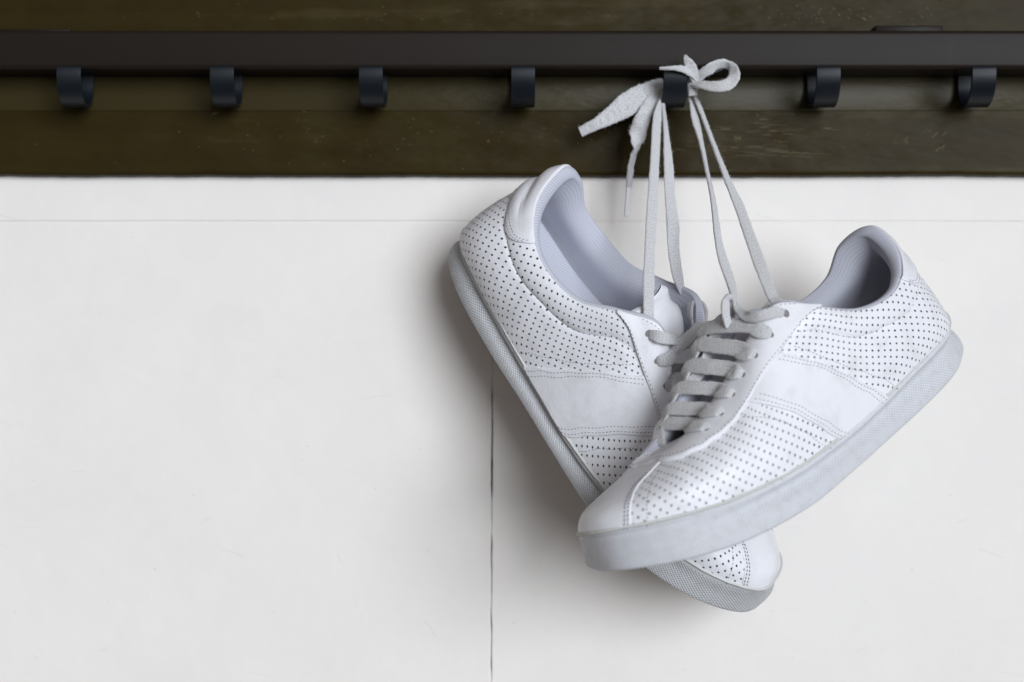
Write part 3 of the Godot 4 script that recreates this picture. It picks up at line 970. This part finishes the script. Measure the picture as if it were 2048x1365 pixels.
func board_paint() -> ImageTexture:
	# olive brown paint, brushed along the board, with chips and rubbed streaks; 1.0 m x 0.25 m
	var W := 2048
	var H := 512
	var a := FastNoiseLite.new()
	a.seed = 31
	a.frequency = 0.01
	a.fractal_octaves = 4
	var b := FastNoiseLite.new()
	b.seed = 32
	b.frequency = 0.02
	b.fractal_octaves = 5
	var im := Image.create(W, H, false, Image.FORMAT_RGBA8)
	var base := Color(0.034, 0.0255, 0.0085)
	for y in H:
		for x in W:
			var n := a.get_noise_2d(x * 0.12, y * 2.4)
			var k := b.get_noise_2d(x * 0.5, y * 0.5)
			var g := 1.0 + 0.18 * n + 0.14 * k
			var c := Color(base.r * g, base.g * g * (1.0 + 0.06 * k), base.b * g)
			var worn := smoothstep(0.34, 0.62, n + 0.35 * k)
			c = c.lerp(Color(0.075, 0.062, 0.036), worn * 0.3)
			im.set_pixel(x, y, c.linear_to_srgb())
	rng.seed = 90
	# chips and scratches: [x, y, spread x, spread y, count, length, slope]
	for g in [[1542, 190, 42, 30, 70, 5, 0.9], [1490, 300, 130, 14, 34, 46, 0.02], [1500, 262, 150, 24, 26, 30, 0.03], [640, 180, 70, 14, 14, 26, -0.25], [560, 170, 60, 12, 12, 5, 0.4], [700, 198, 22, 6, 10, 9, -0.2], [430, 228, 12, 5, 4, 8, -1.0], [1860, 270, 40, 30, 12, 10, -1.1], [1780, 30, 160, 26, 30, 5, 1.0], [1620, 30, 60, 18, 40, 3, 1.0], [1024, 280, 900, 60, 90, 3, 0.3], [1000, 30, 900, 25, 30, 3, 0.2], [290, 200, 90, 14, 10, 18, 0.02]]:
		for i in g[4]:
			var x: float = g[0] + rng.randfn(0.0, 0.5) * g[2]
			var y: float = g[1] + rng.randfn(0.0, 0.5) * g[3]
			var len_: float = g[5] * rng.randf_range(0.4, 1.3)
			var sl: float = g[6] + rng.randf_range(-0.1, 0.1)
			var lit := rng.randf_range(0.06, 0.26) * (0.5 if len_ > 20 else 1.0)
			var d := Vector2(1.0, sl).normalized()
			for q in int(len_) + 1:
				var px := int(x + d.x * q)
				# the picture covers the board from x = -0.5 m to 0.5 m and from its foot up 0.25 m
				var wx := (px - 1024.0) * 0.000297
				var wy := (682.5 - (y + d.y * q)) * 0.000297
				var tx := int((wx + 0.5) * W)
				var ty := int((1.0 - (wy - 0.098) / 0.25) * H)
				if tx >= 0 and tx < W and ty >= 0 and ty < H:
					var c := im.get_pixel(tx, ty).lerp(Color(0.62, 0.60, 0.54), lit * 1.6)
					im.set_pixel(tx, ty, c)
	return ImageTexture.create_from_image(im)

# ------------------------------------------------------------------ wall and rack
func wall() -> void:
	var w := Node3D.new()
	w.name = "wall"
	add_child(w)
	w.set_meta("kind", "structure")
	w.set_meta("label", "white painted panel wall with a dark olive board along its top")
	w.set_meta("category", "wall")
	# white panels with eased edges; the upright joint at the middle runs a little askew
	var panel := func(x0: float, x1: float, y0: float, y1: float, lean: float, called: String, proud: float):
		var st := SurfaceTool.new()
		st.begin(Mesh.PRIMITIVE_TRIANGLES)
		st.set_smooth_group(-1)
		var e := 0.0007
		var n := 240
		var ring := func(k: int, inset: float, z: float) -> Array:
			var r := []
			for i in n:
				var f := float(i) / n
				r.append(Vector3(lerpf(x0 + inset, x1 - inset, f), y0 + inset, z))
			for i in n:
				var f := float(i) / n
				r.append(Vector3(x1 - inset, lerpf(y0 + inset, y1 - inset, f), z))
			for i in n:
				var f := float(i) / n
				r.append(Vector3(lerpf(x1 - inset, x0 + inset, f), y1 - inset, z))
			for i in n:
				var f := float(i) / n
				r.append(Vector3(x0 + inset, lerpf(y1 - inset, y0 + inset, f), z))
			var nz := FastNoiseLite.new()
			nz.frequency = 26.0
			nz.fractal_octaves = 4
			for i in r.size():
				r[i].x += lean * (r[i].y - 0.07) / 0.27 + 0.0008 * nz.get_noise_2d(r[i].y, x0 + 3.0)
				r[i].y += 0.0002 * nz.get_noise_2d(r[i].x, y0)
			return r
		var a: Array = ring.call(0, 0.0, -0.012)
		var b: Array = ring.call(1, 0.0, proud - e)
		var c: Array = ring.call(2, e * 0.4, proud - e * 0.3)
		var d: Array = ring.call(3, e, proud)
		for pair in [[a, b], [b, c], [c, d]]:
			for i in a.size():
				var j := (i + 1) % a.size()
				for p in [pair[0][i], pair[1][i], pair[0][j], pair[0][j], pair[1][i], pair[1][j]]:
					st.add_vertex(p)
		var mid := Vector3((x0 + x1) / 2, (y0 + y1) / 2, proud)
		for i in a.size():
			var j := (i + 1) % a.size()
			for p in [d[i], mid, d[j]]:
				st.add_vertex(p)
		st.generate_normals()
		part(called, st.commit(), M.wall, w)
	panel.call(-1.1, 1.1, 0.07195, 0.30, 0.0, "panel", 0.0)
	panel.call(-1.1, -0.01170, -0.9, 0.07180, 0.0011, "panel", -0.0002)
	panel.call(-0.01130, 1.1, -0.9, 0.07180, 0.0011, "panel", 0.0001)
	part("backing", box_mesh(2.2, 1.3, 0.01, 0.0005), M.gap, w, Vector3(0, -0.3, -0.018))
	part("filler", box_mesh(2.2, 0.003, 0.004, 0.0003), M.wall, w, Vector3(0, 0.0719, -0.0026))
	# the olive board
	var n := 160
	var prof := [[0.098, 0.0005], [0.0985, 0.0066], [0.0995, 0.0078], [0.101, 0.008], [0.16, 0.008], [0.36, 0.008]]
	var P := PackedVector3Array()
	var UV := PackedVector2Array()
	var nz := FastNoiseLite.new()
	nz.frequency = 9.0
	nz.fractal_octaves = 4
	for k in prof.size():
		for i in n * 8 + 1:
			var x := -1.1 + 2.2 * i / (n * 8)
			var y: float = prof[k][0]
			if k < 4:
				y += 0.0007 * nz.get_noise_1d(x) + 0.0003 * nz.get_noise_1d(x * 9.0) - 0.0005 * cos(x * 5.0) + 0.0005
			P.append(Vector3(x, y, prof[k][1] + (0.0001 * nz.get_noise_1d(x * 4.0) if k > 1 else 0.0)))
			UV.append(Vector2(x + 0.5, 1.0 - (prof[k][0] - 0.098) / 0.25))
	var O := PackedVector3Array()
	for p in P:
		O.append(Vector3.BACK)
	part("board", grid_mesh(P, n * 8 + 1, prof.size(), false, UV, O), M.board, w)

func rack() -> void:
	var r := thing("coat_rack", "dark brown metal rail with seven small curled hooks on the olive board", "coat rack")
	part("rail", box_mesh(2.0, 0.0225, 0.027, 0.0028, 5), M.rail, r, Vector3(0, 0.16825, 0.0217))
	part("mounting_strip", box_mesh(2.0, 0.021, 0.0008, 0.0003), M.strip, r, Vector3(0, 0.1475, 0.0082))
	part("bracket", box_mesh(0.042, 0.0032, 0.014, 0.0008), M.rail, r, Vector3(-0.2795, 0.18117, 0.0155))
	part("bracket", box_mesh(0.0395, 0.0052, 0.014, 0.0008), M.rail, r, Vector3(0.2325, 0.1821, 0.0155))
	var prof := [[0.159, 0.0118], [0.153, 0.0118], [0.1475, 0.0124], [0.1428, 0.0147], [0.1394, 0.0188], [0.1375, 0.0242], [0.1373, 0.0298], [0.1388, 0.0352], [0.1418, 0.0398], [0.146, 0.0431], [0.1508, 0.0446], [0.1548, 0.0446], [0.1562, 0.0440]]
	var xs := [-0.2556, -0.1669, -0.0806, 0.0063, 0.0933, 0.1820, 0.2716]
	var tilt := [0.06, 0.03, 0.0, 0.0, 0.0, -0.03, -0.05]
	var pts := []
	for i in prof.size() - 1:
		for k in 4:
			var a = prof[maxi(i - 1, 0)]
			var b = prof[i]
			var c = prof[i + 1]
			var d = prof[mini(i + 2, prof.size() - 1)]
			pts.append(Vector3(0, catmull(a[0], b[0], c[0], d[0], k / 4.0), catmull(a[1], b[1], c[1], d[1], k / 4.0)))
	pts.append(Vector3(0, prof[-1][0], prof[-1][1]))
	# flat strip bent to a hook, its edges eased
	var w := 0.0069
	var th := 0.0011
	var sec := [[-w, -0.6], [-w + 0.0004, -1.0], [w - 0.0004, -1.0], [w, -0.6], [w, 0.6], [w - 0.0004, 1.0], [-w + 0.0004, 1.0], [-w, 0.6], [-w, -0.6]]
	var P := PackedVector3Array()
	var UV := PackedVector2Array()
	var O := PackedVector3Array()
	for i in pts.size():
		var t: Vector3 = (pts[mini(i + 1, pts.size() - 1)] - pts[maxi(i - 1, 0)]).normalized()
		var nn := Vector3.RIGHT.cross(t)
		for s in sec:
			P.append(pts[i] + Vector3(s[0], 0, 0) + nn * (s[1] * th))
			O.append(nn * s[1] + Vector3.RIGHT * s[0] / w)
			UV.append(Vector2(s[0], i))
	# close the free end
	for s in sec:
		P.append(pts[-1] + Vector3(0, 0.0003, 0))
		O.append(Vector3.UP)
		UV.append(Vector2(s[0], pts.size()))
	var mesh := grid_mesh(P, sec.size(), pts.size() + 1, false, UV, O)
	for i in xs.size():
		var h := part("hook", mesh, M.hook, r, Vector3(xs[i], 0, 0))
		h.rotation.y = tilt[i]

func _ready() -> void:
	# ---- camera
	var cam := Camera3D.new()
	cam.name = "camera"
	cam.position = Vector3(0, 0, 0.9)
	cam.fov = 25.634
	cam.near = 0.05
	cam.far = 20.0
	var lens := CameraAttributesPhysical.new()
	lens.frustum_focal_length = 52.75
	lens.frustum_focus_distance = 0.805
	lens.exposure_aperture = 5.0
	cam.attributes = lens
	add_child(cam)
	# ---- overcast daylight
	var env := Environment.new()
	var sky := Sky.new()
	var sm := ProceduralSkyMaterial.new()
	sm.sky_top_color = Color(1.0, 0.94, 0.885)
	sm.sky_horizon_color = Color(0.97, 0.91, 0.86)
	sm.sky_curve = 0.2
	sm.ground_bottom_color = Color(0.72, 0.655, 0.60)
	sm.ground_horizon_color = Color(0.86, 0.82, 0.80)
	sm.sky_energy_multiplier = 0.46
	sm.ground_energy_multiplier = 0.40
	sm.sun_angle_max = 1.0
	sky.sky_material = sm
	env.background_mode = Environment.BG_SKY
	env.sky = sky
	env.tonemap_mode = Environment.TONE_MAPPER_LINEAR
	env.tonemap_exposure = 0.96
	env.sdfgi_enabled = true
	env.ssao_enabled = true
	env.ssil_enabled = true
	var we := WorldEnvironment.new()
	we.name = "daylight"
	we.environment = env
	add_child(we)
	var sun := DirectionalLight3D.new()
	sun.name = "sun"
	sun.light_energy = 0.95
	sun.light_angular_distance = 32.0
	sun.light_color = Color(0.95, 0.975, 1.0)
	sun.shadow_enabled = true
	add_child(sun)
	sun.look_at_from_position(Vector3(0.44, 0.17, 1.0), Vector3.ZERO)

	materials()
	wall()
	rack()

	# ---- the two sneakers
	var r := make_shoe("sneaker", "left white perforated leather sneaker hanging toe down, inside of its collar showing", LEFT_NET, LEFT_AT, LEFT_TURN, 1.0, 5, 0.6)
	var lo: Node3D = r[0]
	var ls: Last = r[1]
	eyelets(lo, ls)
	tongue(lo, ls, 12.0, 6.5, 8.0, 5.0, 4.0)
	for i in range(1, 6):
		lace_bar(lo, ls, i, 0.0078, 20 + i, false)
	lace_under(lo, ls, 1.0, 6.7, 7.8, 31)
	lace_under(lo, ls, -1.0, 6.0, 7.5, 32)
	r = make_shoe("sneaker", "right white perforated leather sneaker in front, toe to the left, worn grey laces", RIGHT_NET, RIGHT_AT, RIGHT_TURN, -1.0, 9, 0.08)
	var ro: Node3D = r[0]
	var rs: Last = r[1]
	eyelets(ro, rs)
	tongue(ro, rs, 0.0, 12.0, 2.0, 0.0, 0.0)
	for i in range(1, 7):
		lace_bar(ro, rs, i, 0.0086 if i < 4 else 0.0076, 40 + i, true)
	lace_under(ro, rs, 1.0, 5.9, 7.7, 51)
	lace_under(ro, rs, -1.0, 5.9, 7.7, 52)
	hanging_laces(lo, ro)

func hanging_laces(lo: Node3D, ro: Node3D) -> void:
	# two strands of the left shoe's lace
	strand(lo, "hanging_lace", [[1298, 652, 104, 6.5, 20], [1297, 613, 104, 6.2, 25], [1297.5, 569, 98, 6.8, 20], [1299, 510, 88, 6.2, 25], [1303, 437, 76, 6.4, 15], [1309, 334, 58, 5.8, 20], [1314, 242, 42, 5.6, 25], [1321, 203, 34, 4.0, 60], [1332, 190, 29, 5.0, 90]], 0.0017, M.lace, 61)
	strand(lo, "hanging_lace", [[1374, 626, 62, 2.2, 60], [1366, 592, 69, 4.2, 45], [1354.6, 548, 72, 6.4, 20], [1347, 496, 70, 6.8, 10], [1346, 452, 66, 7.0, 5], [1340, 393, 60, 6.2, 10], [1337, 329, 53, 5.6, 15], [1331, 254, 41, 3.8, 50], [1327, 207, 33, 2.8, 70], [1334, 190, 29, 4.0, 90]], 0.0017, M.lace, 62)
	# loop and loose end left of the hook
	strand(lo, "lace_loop", [[1345, 172, 27, 5, 60], [1322, 169, 27, 7.5, 30], [1296, 183, 29, 11.5, 5], [1262, 204, 32, 14.0, 0], [1225, 229, 34, 10.5, -8], [1195, 247, 35, 7.2, -4], [1175, 257, 34, 6.4, 0], [1161, 264, 33, 6.2, 10]], 0.0026, M.lace, 63, 0.3)
	strand(lo, "lace_end", [[1340, 180, 27, 4, 70], [1320, 186, 29, 6.5, 20], [1300, 209, 33, 8.0, 10], [1289, 230, 35, 8.6, -15], [1277, 258, 35, 10.0, 20], [1275, 280, 38, 9.2, -25], [1272, 298, 37, 5.0, -55], [1267, 311, 35, 4.6, -50], [1262, 330, 34, 4.6, -45], [1259.5, 354, 33, 4.4, -40], [1258, 378, 33, 3.2, -20]], 0.0016, M.lace, 64, 0.35)
	strand(lo, "aglet", [[1258, 376, 33, 2.9, 0], [1257.5, 381, 33, 2.9, 0], [1255, 406, 33, 2.7, 0], [1252.8, 430, 33, 2.5, 0], [1252.6, 432, 33, 1.6, 0]], 0.0026, M.aglet, 65, 0.0)
	# two strands of the right shoe's lace
	strand(ro, "hanging_lace", [[1571, 628, 152.5, 3, 0], [1564, 626, 156, 4.6, 0], [1551, 624.5, 158, 5.6, 0], [1525, 631, 158.5, 5.6, 5], [1502, 635, 155, 5.4, 0], [1484, 628, 148, 5.0, 10], [1472, 612, 138, 4.2, 30], [1468, 598, 130, 4.0, 40], [1463, 569, 120, 5.2, 20], [1448, 525, 110, 5.4, 15], [1437, 481, 101, 4.6, 30], [1427, 405, 84, 3.8, 45], [1414, 341, 70, 3.2, 55], [1404, 292, 59, 3.4, 45], [1391.5, 242, 46, 4.8, 20], [1382, 204, 36, 3.4, 50], [1374, 188, 31, 4, 90]], 0.0016, M.lace, 66)
	strand(ro, "hanging_lace", [[1566, 630, 150, 6, 10], [1554, 606, 146, 6.2, 8], [1544, 591, 140, 6.0, 10], [1521, 531, 126, 6.6, 5], [1500, 473, 112, 6.2, 10], [1479, 414, 97, 5.8, 15], [1461, 374, 87, 4.8, 30], [1441, 324, 73, 3.9, 40], [1421.5, 274, 58, 3.4, 45], [1406.5, 234, 46, 3.6, 45], [1394, 202, 37, 4.0, 50], [1385, 186, 31, 4, 80]], 0.0016, M.lace, 67)
	strand(ro, "lace", [[1458, 655, 146, 4.2, 20], [1452, 632, 146, 4.4, 15], [1451, 610, 145, 4.6, 15], [1456, 597, 143, 4.6, 40], [1463, 600, 140, 4.2, 60], [1465, 618, 138, 4, 40], [1462, 640, 136, 4, 30]], 0.0018, M.lace, 80)
	# the left shoe's top lacing: a turn out of the first eyelet, and one over the far collar
	strand(lo, "lace", [[1296, 670, 108, 3, 0], [1303, 670, 111.5, 5.2, 5], [1317, 674, 113.5, 6.8, 10], [1334, 678, 112, 6.4, -5], [1350, 680, 106, 6.2, -35], [1363, 688, 97, 5.6, -50], [1370, 700, 90, 5, -40]], 0.0018, M.lace, 81)
	strand(lo, "lace", [[1397, 607, 66, 4.0, 60], [1405, 612, 69, 4.4, 60], [1408, 628, 73, 5.0, 40], [1402, 646, 80, 5.4, 20], [1389, 663, 90, 5.8, 10], [1372, 680, 100, 6.2, 10], [1355, 693, 106, 6.2, 20], [1338, 702, 104, 5.6, 30]], 0.0018, M.lace, 82)
	# bow right of the hook: loop, knot and its two short ends
	strand(ro, "bow_loop", [[1380, 172, 34, 4.5, 40], [1397, 155, 40, 5.4, 30], [1419, 138, 44, 7.0, 35], [1441, 128, 42, 6.6, 55], [1457, 130, 40, 6.2, 60], [1468, 142, 44, 6.6, 40], [1467, 158, 50, 7.0, 25], [1454, 170, 53, 7.0, 15], [1428, 173, 52, 6.4, 15], [1402, 169, 47, 5.2, 25], [1384, 168, 40, 4.5, 40]], 0.0018, M.lace, 68, 0.2)
	strand(ro, "bow_end", [[1391, 166, 41, 4.2, 20], [1388, 150, 45, 6.0, 10], [1381, 132, 47, 6.2, -15], [1374, 120, 48, 4.2, -25], [1371.5, 110, 48, 0.9, -25]], 0.0016, M.lace, 69, 0.25)
	strand(ro, "bow_end", [[1392, 158, 42, 4.0, 40], [1382, 147, 46, 5.0, 35], [1366, 139, 49, 5.0, 35], [1345, 136.5, 51, 2.8, 40], [1330, 137, 51, 1.6, 40], [1319, 137, 51, 0.8, 40]], 0.0016, M.lace, 70, 0.2)
	# the knot itself: the lace wound about the strands
	var inv := ro.transform.affine_inverse()
	var keys := []
	for i in 25:
		var a := i * 0.62
		var c := at(1387 - i * 0.15, 160 + i * 1.15, 0.0385)
		var out := Vector3(cos(a), 0.25 * sin(a * 0.5), sin(a)).normalized()
		keys.append([inv * (c + out * Vector3(0.0024, 0.001, 0.0030)), inv.basis * out, 0.0046])
	fuzz(part("knot", ribbon(keys, 0.0016, 5, 0.2, 71), M.lace, ro), 0.0016)
